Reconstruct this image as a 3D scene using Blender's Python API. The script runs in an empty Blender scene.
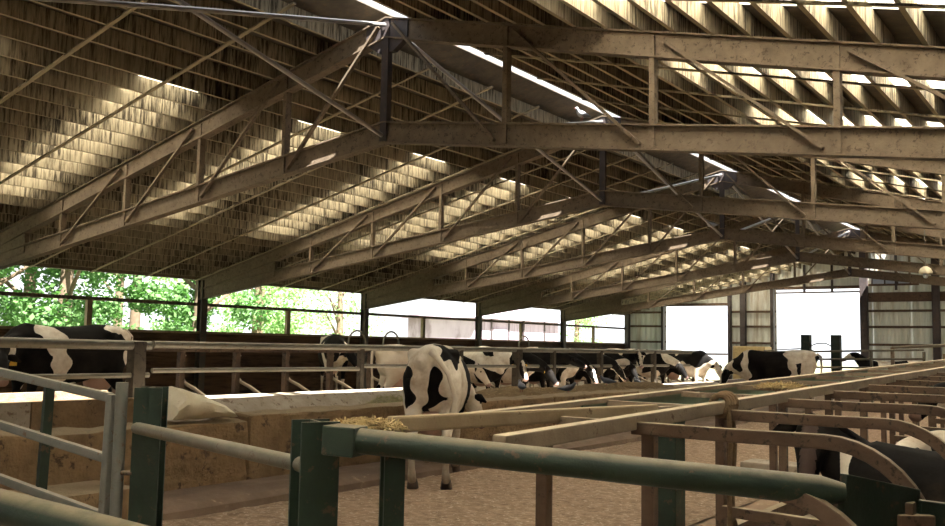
import bpy, bmesh, math, random
from mathutils import Vector, Matrix, noise
random.seed(7)
C = bpy.context.scene.collection
PI = math.pi
H = 1.45
XR, HW = -7.69, 11.28              # ridge line, half width of the barn
XW, XE = XR - HW, XR + HW
YT = [2.78 + 6 * i for i in range(6)]
YEND = 38.78
Y0 = -9.2
SL = .24

# ------------------------------------------------------------------ materials
def newmat(name):
    m = bpy.data.materials.new(name); m.use_nodes = True
    nt = m.node_tree; nt.nodes.clear()
    return m, nt
def N(nt, t, **kw):
    n = nt.nodes.new(t)
    for k, v in kw.items(): setattr(n, k, v)
    return n
def math_(nt, op, a, b=None, clamp=False):
    n = N(nt, 'ShaderNodeMath', operation=op, use_clamp=clamp)
    for i, v in enumerate((a, b)):
        if v is None: continue
        if isinstance(v, (int, float)): n.inputs[i].default_value = v
        else: nt.links.new(v, n.inputs[i])
    return n.outputs[0]
def mapr(nt, v, a, b, c=0., d=1.):
    n = N(nt, 'ShaderNodeMapRange'); nt.links.new(v, n.inputs[0])
    for i, x in enumerate((a, b, c, d)): n.inputs[i + 1].default_value = x
    return n.outputs[0]
def mix(nt, f, a, b):
    n = N(nt, 'ShaderNodeMix', data_type='RGBA')
    for s, v in ((n.inputs[0], f), (n.inputs[6], a), (n.inputs[7], b)):
        if isinstance(v, (int, float)): s.default_value = v
        elif isinstance(v, tuple): s.default_value = (*v[:3], 1)
        else: nt.links.new(v, s)
    return n.outputs[2]
def coords(nt, scale=(1, 1, 1)):
    tc = N(nt, 'ShaderNodeTexCoord'); mp = N(nt, 'ShaderNodeMapping')
    mp.inputs['Scale'].default_value = scale
    nt.links.new(tc.outputs['Object'], mp.inputs[0]); return mp.outputs[0]
def noi(nt, scale, detail=4, rough=.6, sc=(1, 1, 1), dist=0):
    n = N(nt, 'ShaderNodeTexNoise'); n.inputs['Scale'].default_value = scale
    n.inputs['Detail'].default_value = detail; n.inputs['Roughness'].default_value = rough
    n.inputs['Distortion'].default_value = dist
    nt.links.new(coords(nt, sc), n.inputs['Vector']); return n.outputs['Fac']
def out(nt, col, rough=.7, metal=0., bump=None, bs=.3, bd=.02, spec=.4, trans=None):
    p = N(nt, 'ShaderNodeBsdfPrincipled'); o = N(nt, 'ShaderNodeOutputMaterial')
    if isinstance(col, tuple): p.inputs['Base Color'].default_value = (*col, 1)
    else: nt.links.new(col, p.inputs['Base Color'])
    p.inputs['Roughness'].default_value = rough; p.inputs['Metallic'].default_value = metal
    p.inputs['Specular IOR Level'].default_value = spec
    if bump is not None:
        b = N(nt, 'ShaderNodeBump'); b.inputs['Strength'].default_value = bs; b.inputs['Distance'].default_value = bd
        nt.links.new(bump, b.inputs['Height']); nt.links.new(b.outputs[0], p.inputs['Normal'])
    sh = p.outputs[0]
    if trans:
        t = N(nt, 'ShaderNodeBsdfTranslucent'); t.inputs[0].default_value = (*trans[0], 1)
        mx = N(nt, 'ShaderNodeMixShader'); mx.inputs[0].default_value = trans[1]
        nt.links.new(sh, mx.inputs[1]); nt.links.new(t.outputs[0], mx.inputs[2]); sh = mx.outputs[0]
    nt.links.new(sh, o.inputs[0])
def paint(name, c1, c2, worn=None, wt=.58, dust=None, damt=.8, scale=6, rough=.6, metal=0., bs=.25, sc=(1, 1, 1), bd=.01, spec=.4):
    """two-tone weathered coat; worn patches; dust that has settled on level faces"""
    m, nt = newmat(name)
    n1 = noi(nt, scale, 5, .65, sc)
    col = mix(nt, mapr(nt, n1, .35, .65), c1, c2)
    if worn:
        n2 = noi(nt, scale * 2.3, 8, .7, sc, .3)
        col = mix(nt, mapr(nt, n2, wt, wt + .06), col, worn)
    if dust:
        g = N(nt, 'ShaderNodeNewGeometry'); s = N(nt, 'ShaderNodeSeparateXYZ'); nt.links.new(g.outputs['Normal'], s.inputs[0])
        f = mapr(nt, s.outputs[2], .45, .9)
        n3 = noi(nt, scale * 1.6, 5, .6)
        f = math_(nt, 'MULTIPLY', f, mapr(nt, n3, .25, .5, .35, damt), True)
        col = mix(nt, f, col, dust)
    out(nt, col, rough, metal, noi(nt, scale * 6, 6, .7, sc), bs, bd, spec)
    return m
def streaky(name, c1, c2, c3, sc, scale=1., bs=.3, trans=None, edge=None):
    m, nt = newmat(name)
    a = noi(nt, scale, 6, .7, sc, .2)
    b = noi(nt, scale * .35, 3, .6, (1, 1, 1))
    col = mix(nt, mapr(nt, a, .42, .62), c1, c2)
    col = mix(nt, mapr(nt, math_(nt, 'ADD', math_(nt, 'MULTIPLY', a, .6), math_(nt, 'MULTIPLY', b, .4)), .5, .6), col, c3)
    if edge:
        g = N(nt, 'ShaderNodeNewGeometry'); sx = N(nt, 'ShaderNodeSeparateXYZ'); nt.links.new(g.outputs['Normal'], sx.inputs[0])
        col = mix(nt, mapr(nt, sx.outputs[2], -.5, -.8), col, edge)  # downward faces lightened: light off the floor put into the colour
    out(nt, col, .85, 0, a, bs, .01, .15, trans)
    return m
M = {}
M['purlin'] = streaky('purlin_wood', (.38, .33, .235), (.17, .138, .092), (.042, .033, .023), (2.2, 13, 1.0), 2.0, edge=(.40, .345, .24))  # last colour paints the undersides as lit from the floor
M['sheet'] = paint('roof_sheet', (.10, .09, .075), (.16, .14, .11), (.22, .15, .09), rough=.8)
M['gable'] = streaky('gable_sheet', (.74, .75, .71), (.62, .63, .58), (.40, .33, .25), (5, 1, .35), .8, trans=((.66, .66, .62), .22))
m, nt = newmat('clear_roof_panel'); t = N(nt, 'ShaderNodeBsdfTranslucent'); t.inputs[0].default_value = (.95, .91, .82, 1)
d = N(nt, 'ShaderNodeBsdfDiffuse'); d.inputs[0].default_value = (.8, .78, .7, 1); mx = N(nt, 'ShaderNodeMixShader'); mx.inputs[0].default_value = .1
o = N(nt, 'ShaderNodeOutputMaterial'); nt.links.new(t.outputs[0], mx.inputs[1]); nt.links.new(d.outputs[0], mx.inputs[2]); nt.links.new(mx.outputs[0], o.inputs[0])
M['clear'] = m
M['truss'] = paint('truss_steel', (.21, .16, .112), (.155, .118, .083), (.10, .074, .052), .55, scale=9, rough=.75, bs=.5, spec=.25)
M['truss_dark'] = paint('dark_truss_steel', (.075, .06, .06), (.05, .04, .04), (.12, .07, .04), .6, scale=5, rough=.6)
M['rod'] = paint('tie_rod_steel', (.45, .43, .42), (.35, .33, .32), None, scale=8, rough=.35, metal=.6)
M['col'] = paint('wall_column_steel', (.07, .075, .06), (.10, .08, .06), (.16, .09, .05), .58, scale=5)
M['green'] = paint('green_paint', (.014, .028, .019), (.024, .044, .029), (.09, .058, .034), .58, (.22, .185, .12), .9, scale=5, rough=.5, bs=.3)
M['green_dull'] = paint('faded_green_board', (.16, .24, .17), (.21, .28, .20), (.20, .14, .09), .64, (.42, .35, .24), scale=4)
M['brown'] = paint('rusty_stall_pipe', (.10, .062, .04), (.14, .09, .058), (.045, .03, .02), .56, (.36, .29, .19), .95, scale=6, rough=.65, bs=.4)
M['post'] = paint('dark_weathered_post', (.075, .06, .04), (.05, .04, .028), (.03, .022, .016), .55, scale=5, rough=.8)
M['rail'] = paint('dusty_rail', (.30, .235, .165), (.23, .175, .12), (.13, .08, .05), .6, (.55, .46, .33), 1., scale=5, rough=.75, bs=.4)
M['galv'] = paint('weathered_pipe', (.15, .14, .105), (.20, .18, .14), (.11, .07, .04), .58, (.36, .32, .24), .6, scale=7, rough=.5, metal=.15)
M['gate'] = paint('grey_gate_tube', (.19, .19, .17), (.14, .15, .13), (.13, .075, .04), .6, (.42, .37, .29), .85, scale=6, rough=.5)
M['board'] = streaky('wall_boards', (.115, .075, .05), (.08, .05, .035), (.04, .028, .02), (1, .5, 5), 2.)
M['block'] = paint('old_concrete', (.34, .225, .12), (.20, .13, .07), (.10, .065, .04), .57, (.36, .29, .19), .7, scale=2.6, rough=.95, bs=1., bd=.04)
M['curb'] = paint('pale_concrete', (.42, .36, .29), (.32, .265, .2), (.2, .145, .1), .56, None, scale=4, rough=.9, bs=.5)
M['floor'] = paint('barn_floor', (.31, .215, .145), (.23, .155, .10), (.40, .30, .21), .58, None, scale=1.6, rough=.95, bs=.8, bd=.03)
M['saw'] = paint('sawdust_litter', (.50, .35, .235), (.27, .18, .115), (.66, .52, .39), .55, None, scale=11, rough=1., bs=1., bd=.04)
M['sand'] = paint('stall_bedding', (.42, .35, .26), (.34, .27, .19), (.25, .18, .12), .6, None, scale=6, rough=1., bs=.8, bd=.03)
M['feed'] = paint('chopped_feed', (.26, .175, .085), (.19, .125, .06), (.40, .29, .15), .56, None, scale=9, rough=1., bs=1., bd=.05)
M['hay'] = paint('green_hay', (.42, .38, .19), (.30, .30, .15), (.55, .48, .28), .55, None, scale=14, rough=1., bs=1., bd=.03)
M['straw'] = paint('straw', (.55, .43, .22), (.42, .32, .16), None, scale=14, rough=.9)
M['sack'] = paint('woven_sack', (.74, .66, .48), (.82, .75, .58), (.6, .5, .34), .62, None, scale=5, rough=.8, bs=.4)
M['rope'] = paint('jute_rope', (.20, .13, .07), (.13, .085, .045), None, scale=30, rough=.95, bs=.8)
M['earth'] = paint('yard_ground', (.20, .19, .13), (.15, .17, .09), None, scale=.5, rough=1.)
M['lilac'] = streaky('lilac_cladding', (.44, .36, .44), (.38, .31, .38), (.26, .2, .24), (1, 4, .4), 1.)
M['bark'] = paint('bark', (.10, .07, .045), (.15, .11, .07), None, scale=6, rough=1.)
M['hoof'] = paint('hoof_horn', (.05, .035, .025), (.09, .06, .04), None, scale=12)
M['udder'] = paint('udder_skin', (.50, .33, .26), (.42, .26, .2), None, scale=8)
M['tag'] = paint('yellow_ear_tag', (.75, .48, .05), (.7, .42, .04), None, scale=20, rough=.4)
M['eye'] = paint('eye', (.01, .008, .008), (.015, .01, .01), None, rough=.1)
M['bird'] = paint('pigeon_feathers', (.085, .095, .125), (.14, .15, .18), None, scale=14, rough=.6)
M['bird2'] = paint('pale_pigeon_feathers', (.45, .46, .50), (.30, .32, .36), None, scale=14, rough=.6)
M['beak'] = paint('pigeon_legs', (.35, .12, .10), (.3, .1, .1), None)
M['pane'] = paint('dusty_pane', (.50, .56, .66), (.44, .50, .6), None, scale=3, rough=.3)
M['wood'] = paint('pale_timber', (.34, .26, .16), (.27, .2, .12), (.15, .1, .06), .6, (.4, .32, .2), scale=5, rough=.8)
M['wire'] = paint('steel_rope', (.12, .12, .11), (.18, .17, .16), None, scale=20)
def leafmat(name, a, b):
    m, nt = newmat(name)
    g = N(nt, 'ShaderNodeNewGeometry')
    col = mix(nt, g.outputs['Random Per Island'], a, b)
    out(nt, col, .6, 0, None, trans=((a[0] * 1.3, a[1] * 1.3, a[2]), .45))
    return m
M['leaf_a'] = leafmat('green_leaves', (.05, .14, .03), (.19, .34, .12))
M['leaf_b'] = leafmat('glare_pale_leaves', (.20, .36, .13), (.36, .50, .24))  # paler greens: overexposed haze painted into the leaf colour
def hidemat(name, black=(.008, .0075, .007), white=(.74, .68, .58), dirt=.7):
    m, nt = newmat(name)
    at = N(nt, 'ShaderNodeAttribute', attribute_name='patch'); sk = N(nt, 'ShaderNodeAttribute', attribute_name='skin')
    v = math_(nt, 'ADD', at.outputs['Fac'], math_(nt, 'MULTIPLY', math_(nt, 'SUBTRACT', noi(nt, 14, 4), .5), .22))
    f = mapr(nt, v, -.03, .03)
    w = mix(nt, mapr(nt, noi(nt, 3.5, 6, .7), .40, .66, 0, dirt), white, (.36, .25, .15))
    bk = mix(nt, mapr(nt, noi(nt, 4, 5), .4, .7), black, (.018, .015, .013))
    col = mix(nt, f, bk, w)
    tc = N(nt, 'ShaderNodeTexCoord'); sp = N(nt, 'ShaderNodeSeparateXYZ'); nt.links.new(tc.outputs['Object'], sp.inputs[0])
    mud = math_(nt, 'MULTIPLY', mapr(nt, math_(nt, 'ADD', sp.outputs[2], math_(nt, 'MULTIPLY', noi(nt, 5, 5), .5)), .75, .35), .8)
    col = mix(nt, mud, col, (.13, .085, .055))
    col = mix(nt, mapr(nt, sk.outputs['Fac'], .3, .6), col, (.30, .2, .17))
    out(nt, col, .75, 0, noi(nt, 60, 3, .6, (1, 1, .3)), .25, .006, .05)
    return m
M['hide'] = hidemat('holstein_hide')
M['hide_pale'] = hidemat('dusty_white_hide', white=(.62, .55, .45), dirt=.35)

# ------------------------------------------------------------------ object helpers
ROOT = {}
def tag(o, label=None, cat=None, group=None, kind=None):
    if label: o['label'] = label
    if cat: o['category'] = cat
    if group: o['group'] = group
    if kind: o['kind'] = kind
    return o
def thing(name, label, cat, loc=(0, 0, 0), rz=0, group=None):
    o = bpy.data.objects.new(name, None); C.objects.link(o); o.empty_display_size = .1
    o.location = loc; o.rotation_euler = (0, 0, rz)
    ROOT[o] = (Matrix.Translation(loc) @ Matrix.Rotation(rz, 4, 'Z')).inverted()
    return tag(o, label, cat, group)
def link(name, me, mat, parent=None, smooth=False):
    o = bpy.data.objects.new(name, me); C.objects.link(o)
    me.materials.append(mat)
    if parent is not None: o.parent = parent
    if smooth:
        for p in me.polygons: p.use_smooth = True
    return o
class MB:
    """collects faces in world space and links them as one mesh"""
    def __init__(s): s.v = []; s.f = []
    def add(s, vs, fs):
        n = len(s.v); s.v += [tuple(v) for v in vs]; s.f += [tuple(i + n for i in f) for f in fs]; return s
    def box(s, a, b):
        x0, y0, z0 = a; x1, y1, z1 = b
        vs = [(x, y, z) for z in (z0, z1) for y in (y0, y1) for x in (x0, x1)]
        return s.add(vs, [(0, 2, 3, 1), (4, 5, 7, 6), (0, 1, 5, 4), (2, 6, 7, 3), (0, 4, 6, 2), (1, 3, 7, 5)])
    def bar(s, p, q, w, h, up=(0, 0, 1)):
        """rectangular bar from p to q, w across, h along up"""
        p = Vector(p); q = Vector(q); t = (q - p).normalized(); u = Vector(up)
        sd = t.cross(u)
        if sd.length < 1e-3: sd = t.cross(Vector((0, 1, 0)))
        sd.normalize(); u = sd.cross(t)
        vs = [c + sd * a * w / 2 + u * b * h / 2 for c in (p, q) for a, b in ((-1, -1), (1, -1), (1, 1), (-1, 1))]
        return s.add(vs, [(0, 3, 2, 1), (4, 5, 6, 7), (0, 1, 5, 4), (1, 2, 6, 5), (2, 3, 7, 6), (3, 0, 4, 7)])
    def tube(s, pts, r, n=12, flat=1.):
        pts = [Vector(p) for p in pts]; rs = r if isinstance(r, (list, tuple)) else [r] * len(pts)
        vs = []; prev = None
        for i, p in enumerate(pts):
            t = (pts[min(i + 1, len(pts) - 1)] - pts[max(i - 1, 0)]).normalized()
            if prev is None:
                ref = Vector((0, 0, 1)) if abs(t.z) < .9 else Vector((0, 1, 0))
                a = t.cross(ref).normalized()
            else: a = (prev - t * prev.dot(t)).normalized()
            prev = a; b = a.cross(t)
            for k in range(n):
                an = 2 * PI * (k + .5) / n; vs.append(p + a * math.cos(an) * rs[i] * flat + b * math.sin(an) * rs[i])
        fs = [(i * n + k, i * n + (k + 1) % n, (i + 1) * n + (k + 1) % n, (i + 1) * n + k) for i in range(len(pts) - 1) for k in range(n)]
        fs += [tuple(range(n - 1, -1, -1)), tuple((len(pts) - 1) * n + k for k in range(n))]
        return s.add(vs, fs)
    def prism(s, prof, a, b, ax='y'):
        """extrude a closed profile (list of (u,v)) between a and b along an axis"""
        def P(u, v, w): return (u, w, v) if ax == 'y' else ((w, u, v) if ax == 'x' else (u, v, w))
        n = len(prof); vs = [P(u, v, w) for w in (a, b) for u, v in prof]
        fs = [(i, (i + 1) % n, n + (i + 1) % n, n + i) for i in range(n)] + [tuple(range(n - 1, -1, -1)), tuple(range(n, 2 * n))]
        return s.add(vs, fs)
    def build(s, name, mat, parent=None, smooth=False, bevel=0, auto=None):
        m = ROOT.get(parent)
        if m is None and parent is not None: m = ROOT.get(parent.parent)
        vs = [m @ Vector(v) for v in s.v] if m is not None else s.v
        me = bpy.data.meshes.new(name); me.from_pydata(vs, [], s.f)
        bm = bmesh.new(); bm.from_mesh(me); bmesh.ops.recalc_face_normals(bm, faces=bm.faces)
        if bevel:
            es = [e for e in bm.edges if len(e.link_faces) == 2 and e.calc_face_angle() > .9]
            bmesh.ops.bevel(bm, geom=es, offset=bevel, segments=2, affect='EDGES', profile=.6, clamp_overlap=True)
        bm.to_mesh(me); bm.free()
        o = link(name, me, mat, parent, smooth)
        if smooth:
            try: me.set_sharp_from_angle(angle=math.radians(40))
            except Exception: pass
        return o
def struct(mb, name, mat, parent=None, **k):
    o = mb.build(name, mat, parent, **k)
    if parent is None: o['kind'] = 'structure'
    return o
def arc(c, r, a0, a1, ax='xz', n=8):
    o_ = []
    for i in range(n + 1):
        a = a0 + (a1 - a0) * i / n
        if ax == 'xz': o_.append((c[0] + r * math.cos(a), c[1], c[2] + r * math.sin(a)))
        else: o_.append((c[0], c[1] + r * math.cos(a), c[2] + r * math.sin(a)))
    return o_

# ------------------------------------------------------------------ setting: ground, floor, walls
g = MB(); g.add([(-140, -60, -.12), (90, -60, -.12), (90, 150, -.12), (-140, 150, -.12)], [(0, 1, 2, 3)])
o = g.build('ground', M['earth']); tag(o, kind='structure')
f = MB().box((XW, Y0, -.1), (XE, YEND + .2, 0)); struct(f, 'floor', M['floor'])
# littered alley: thin bed of sawdust with an uneven surface
def gridmesh(x0, x1, y0, y1, nx, ny, zf):
    mb = MB(); vs = [(x0 + (x1 - x0) * i / nx, y0 + (y1 - y0) * j / ny, 0) for j in range(ny + 1) for i in range(nx + 1)]
    vs = [(x, y, zf(x, y)) for x, y, _ in vs]; w = nx + 1
    mb.add(vs, [(j * w + i, j * w + i + 1, (j + 1) * w + i + 1, (j + 1) * w + i) for j in range(ny) for i in range(nx)])
    return mb
z_ = lambda x, y: .012 + .014 * noise.noise((x * 2.5, y * 2.5, 0)) + .012 * noise.noise((x * 8, y * 8, 3))
o = gridmesh(-6.3, -3.0, 3.2, 34, 66, 400, z_).build('sawdust', M['saw'], None, True)
tag(o, 'reddish sawdust litter spread over the cow alley between trough wall and cubicles', 'litter', kind='stuff')

bd = MB()
for i in range(6):
    bd.box((XW - .06, Y0, .27 * i), (XW - .012 * (i % 2), YEND, .27 * i + .27))
struct(bd, 'wall_left', M['board'])
struct(MB().box((XW - .12, Y0, 1.62), (XW + .06, YEND, 1.68)), 'trim_1', M['wood'])          # sill plate
struct(MB().box((XW - .08, Y0, 2.31), (XW + .04, YEND, 2.39)), 'trim_2', M['truss'])          # mid rail
struct(MB().box((XW - .1, Y0, 2.96), (XW + .06, YEND, 3.12)), 'trim_3', M['truss'])           # eave beam
n_ = 4
for y in YT[1:] + [YEND - 3]:
    pass
for i, y in enumerate([-.2, 5.78, 11.78, 17.78, 23.78, 29.78, 35.6]):
    t = thing('wall_stud', ['short pale timber stud at the open end of the side opening', 'short pale timber stud behind the long stalls near the gate',
        'short pale timber stud above the black cow, under the side opening rail', 'short timber stud in the bay left of the pale hoops', 'short timber stud in the all-white opening bay',
        'short timber stud before the lilac shed', 'short timber stud in the last small opening by the gable'][i].replace(' left of', ' beside'), 'stud', (XW - .02, y, 1.68))
    MB().box((XW - .07, y - .06, 1.68), (XW + .03, y + .06, 2.31)).build('timber', M['wood'], t)
rw = MB()
for i in range(11): rw.box((XE, Y0, .25 * i), (XE + .06, YEND, .25 * i + .25))
struct(rw, 'wall_right', M['board'])  # unseen side wall, closed almost to the eave to hold back light
struct(MB().box((XE - .06, Y0, 2.96), (XE + .1, YEND, 3.12)), 'trim_4', M['truss'])

rb = MB()
for a, b in ((XW, -12.5), (-8.5, XE)): rb.box((a, Y0 - .1, 0), (b, Y0, 3.0))
rb.prism([(XW, 3.0), (XE, 3.0), (XR, 5.7)], Y0 - .1, Y0)
struct(rb, 'wall_front', M['board'])  # unseen end wall behind the camera, added to shut out daylight
# gable wall of ribbed sheet with two big door openings
def roofz(x): return 5.89 - SL * abs(x - XR)
def corr(mb, x0, x1, z0, z1f, y=YEND + .1):
    n = max(2, round((x1 - x0) / .06)); pts = []
    for i in range(n + 1):
        x = x0 + (x1 - x0) * i / n; d_ = .03 if (i % 4) in (0, 1) else 0
        pts.append((x, y + d_, z1f(x)))
    vs = [(x, yy, z0) for x, yy, z in pts] + [(x, yy, z) for x, yy, z in pts]; k = len(pts)
    vs += [(x, yy + .008, z) for x, yy, z in vs]
    fs = []
    for i in range(k - 1):
        fs += [(i, i + 1, k + i + 1, k + i), (2 * k + i, 3 * k + i, 3 * k + i + 1, 2 * k + i + 1)]
    mb.add(vs, fs)
DL1, DR1, DT1 = -17.05, -14.1, 3.36
DL2, DR2, DT2 = -12.1, -8.72, 3.84
gw = MB()
corr(gw, XW, DL1, 0, roofz); corr(gw, DR1, DL2, 0, roofz); corr(gw, DR2, -8.3, 0, roofz)
corr(gw, -8.3, -6.9, 0, lambda x: 4.14); corr(gw, -8.3, -6.9, 4.50, roofz); corr(gw, -6.9, XE, 0, roofz)
corr(gw, DL1, DR1, DT1 + .05, roofz); corr(gw, DL2, DR2, 4.02, roofz)
o = struct(gw, 'wall_back', M['gable'])
gt = MB()
for z in (.85, 1.72, 2.42, 3.05):
    for a, b in ((XW, DL1), (DR1, DL2), (DR2, XE)): gt.box((a, YEND + .02, z), (b, YEND + .09, z + .09))
for a, b in ((DL1, DR1),): gt.box((a, YEND + .02, DT1), (b, YEND + .09, DT1 + .12))
gt.box((DL2, YEND + .0, DT2), (DR2, YEND + .09, DT2 + .06)); gt.box((-8.6, YEND, 3.45), (XE, YEND + .09, 3.82))
gt.box((DL2, YEND, 4.0), (DR2, YEND + .09, 4.12)); gt.box((-8.6, YEND, 4.08), (-6.6, YEND + .09, 4.16))
struct(gt, 'trim_5', M['brown'])
gp = MB()
for x, w in ((XW + .1, .2), (DL1 - .06, .1), (-15.9, .0), (DR1 + .06, .12), (-13.45, .22), (DL2 - .1, .14), (DR2 + .14, .28), (-6.0, .26), (-3, .22), (0, .22), (3.2, .22)):
    if w: gp.box((x - w / 2, YEND - .2, 0), (x + w / 2, YEND + .02, min(roofz(x) - .1, DT1 + 9)))
for x in (-15.6, -10.9, -9.8, -7.4): gp.box((x - .04, YEND - .08, 3.9), (x + .04, YEND + .02, roofz(x) - .1))
struct(gp, 'trim_6', M['truss_dark'])
struct(MB().box((-8.3, YEND + .08, 4.14), (-6.9, YEND + .1, 4.5)), 'window_1', M['pane'])
wf = MB()
for x in (-8.3, -7.83, -7.36, -6.9): wf.box((x - .025, YEND + .04, 4.12), (x + .025, YEND + .12, 4.52))
wf.box((-8.3, YEND + .04, 4.47), (-6.9, YEND + .12, 4.52))
struct(wf, 'trim_7', M['truss_dark'])
# stored items against gable: a stack of pale boards seen beside the second doorway
t = thing('hay_bale', 'pale straw bale standing at the foot of the gable wall between doorways', 'bale', (-13.4, 37.9, 0))
MB().box((-13.5, 37.5, 0), (-12.15, 38.4, 1.62)).build('straw_block', M['straw'], t, bevel=.06)

# ------------------------------------------------------------------ roof
ceil = bpy.data.objects.new('ceiling', None)
def rp(d, side, dz): return (XR + side * d, 5.66 - SL * d + dz)
bands = [4.4 + 3.0 * k for k in range(-4, 12)]
cm = MB()
def sheet(mb, side, d0, d1, y0, y1, z=.228, t=.02):
    (xa, za), (xb, zb) = rp(d0, side, z), rp(d1, side, z)
    mb.prism([(xa, za), (xb, zb), (xb, zb + t), (xa, za + t)], y0, y1)
for side in (-1, 1):
    sheet(cm, side, .235, 3.1, Y0, YEND + .4); sheet(cm, side, 7.75, HW + .5, Y0, YEND + .4)
    y = Y0
    for b in bands + [99]:
        e = min(b, YEND + .4)
        if e > y: sheet(cm, side, 3.1, 7.75, y, e)
        y = b + 1.0
ceil = struct(cm, 'ceiling', M['sheet'])
for side in (-1, 1):
    for b in bands:
        if b + 1 > YEND: continue
        mb = MB(); sheet(mb, side, 3.1, 7.75, b, b + 1.0, .231, .004)
        mb.build('clear_panel', M['clear'], ceil)
for side in (-1, 1):
    d = .44 if side > 0 else .80
    while d < HW + .1:
        x, z = rp(d, side, 0); mb = MB()
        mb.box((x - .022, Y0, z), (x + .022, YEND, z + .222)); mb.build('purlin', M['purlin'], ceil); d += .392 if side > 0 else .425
for yb in [6.1 + 1.42 * k for k in range(-10, 24)]:
    mb = MB()
    if yb > YEND - .3: continue
    for side in (-1, 1):
        a = rp(.42, side, -.012); b = rp(HW, side, -.012)
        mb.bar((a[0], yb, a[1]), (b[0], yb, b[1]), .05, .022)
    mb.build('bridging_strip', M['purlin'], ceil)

# ------------------------------------------------------------------ trusses
which = ['wide roof truss closest overhead, mostly outside the picture', 'big roof truss with the tall dark king post under the open ridge',
         'second visible roof truss, its post rising behind the first bottom chord', 'third visible roof truss, meeting the column beside the pale hoops',
         'fourth roof truss, meeting the column before the lilac shed', 'last roof truss in front of the sheeted gable']
for i, y in enumerate(YT):
    t = thing('roof_truss', 'brown steel ' + which[i].replace('closest ', ''), 'truss', (XR, y, 4.0), 0, 'roof trusses spanning the barn')
    for side in (-1, 1):
        up = MB(); x0, z0 = rp(0, side, -.135); x1, z1 = rp(HW, side, -.135)
        up.bar((x0, y, z0), (x1, y, z1), .05, .25)
        for dz in (-.13, .13): up.bar((x0, y, z0 + dz), (x1, y, z1 + dz), .15, .018)
        up.build('top_chord', M['truss'], t)
        lo = MB(); zl = lambda d: 4.15 - .137 * d
        lo.bar((XR, y, zl(0)), (XR + side * HW, y, zl(HW)), .05, .25)
        for dz in (-.13, .13): lo.bar((XR, y, zl(0) + dz), (XR + side * HW, y, zl(HW) + dz), .15, .018)
        lo.build('bottom_chord', M['truss'], t)
        pl = MB(); d0 = 8.55
        prof = [(XR + side * d0, zl(d0)), (XR + side * d0, 5.4 - SL * d0), (XR + side * HW, 5.6 - SL * HW), (XR + side * HW, zl(HW) - .1)]
        pl.prism(prof, y - .04, y + .04); pl.build('haunch_plate', M['truss'], t)
        for k in range(1, 5):
            d = 1.85 * k; x = XR + side * d
            wp = MB(); wp.box((x - .03, y - .05, zl(d) - .11), (x + .03, y + .05, 5.66 - SL * d - .04)); wp.build('web_post', M['truss'], t)
            if k < 5:
                xp = XR + side * (d - 1.85 + .12)
                dg = MB(); dg.bar((xp, y - .07, 5.60 - SL * (d - 1.73) - .02), (x - side * .12, y - .07, zl(d) + .02 - .08), .03, .055, (0, 1, 0)); dg.build('diagonal', M['truss'], t)
    kp = MB(); kp.box((XR - .03, y - .05, 4.03), (XR + .03, y + .05, 5.64)); kp.box((XR - .055, y - .065, 4.03), (XR + .055, y - .05, 5.64))
    kp.build('king_post', M['truss_dark'], t)
    gu = MB(); gu.prism([(XR - .35, 5.35), (XR - .35, 5.56), (XR, 5.66), (XR + .35, 5.56), (XR + .35, 5.35), (XR + .12, 5.2), (XR - .12, 5.2)], y - .045, y + .045)
    gu.build('gusset_plate', M['truss_dark'], t)
where = ['before the black cow pen', 'at the wall beyond the cow pen gate', 'in the leafy opening of the side wall', 'beside the two pale hoops', 'at the edge of the white bay', 'before the lilac shed']
for i, y in enumerate(YT):
    t = thing('wall_post', 'dark steel wall post ' + where[i], 'post', (XW + .1, y, 0), 0, 'steel posts along the open side wall')
    MB().box((XW + .02, y - .09, 0), (XW + .03, y + .09, 2.95)).box((XW + .19, y - .09, 0), (XW + .20, y + .09, 2.95)).box((XW + .03, y - .012, 0), (XW + .19, y + .012, 2.95)).build('steel_section', M['col'], t)
ends = ['out of the first ridge post', 'between first and second ridge posts', 'between second and third ridge posts', 'between third and fourth ridge posts', 'between fourth and fifth ridge posts']
for i in range(5):
    a, b = YT[i], YT[i + 1]
    for k, (za, zb, w) in enumerate(((5.55, 4.1, 'falling away'), (4.1, 5.55, 'rising away'))):
        o = MB().tube([(XR, a + .08, za), (XR + (.03 if k else -.03), (a + b) / 2, (za + zb) / 2), (XR, b - .08, zb)], .028, 8).build('tie_rod', M['rod'], None, True)
        tag(o, 'slim steel tie rod %s %s' % (w, ends[i]), 'rod', 'crossed tie rods under the ridge')

# ------------------------------------------------------------------ feed bunk, kerbs, heap
t = thing('concrete_manger', 'low rough concrete manger side along the cow alley', 'manger', (-7.35, 8, 0))
for a, b, z in ((-9, -1.2, .66), (-1.2, 1.6, .66), (1.6, 4.1, .68), (4.1, 6.25, .665), (6.25, 9.2, .72), (9.2, 12.2, .70), (12.2, 15.2, .70), (15.2, 18.2, .68), (18.2, 20.3, .68)):
    mb = MB(); n = 10; dx = .012
    gm = gridmesh(0, 1, 0, 1, 1, 1, lambda x, y: 0)
    mb.box((-7.62, a + .01, 0), (-7.16, b - .01, z)); o = mb.build('concrete_block', M['block'], t, bevel=.03)
    s = o.modifiers.new('s', 'SUBSURF'); s.subdivision_type = 'SIMPLE'; s.levels = s.render_levels = 4
    tx = bpy.data.textures.get('lumps') or bpy.data.textures.new('lumps', 'CLOUDS'); tx.noise_scale = .18
    dm = o.modifiers.new('d', 'DISPLACE'); dm.texture = tx; dm.strength = .075; dm.texture_coords = 'GLOBAL'
st = MB().box((-7.155, -1.2, 0), (-6.55, 4.6, .27)).build('concrete_step', M['block'], None, bevel=.04)
tag(st, 'wide concrete step at the foot of the feed wall behind the gate', 'step')
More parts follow.
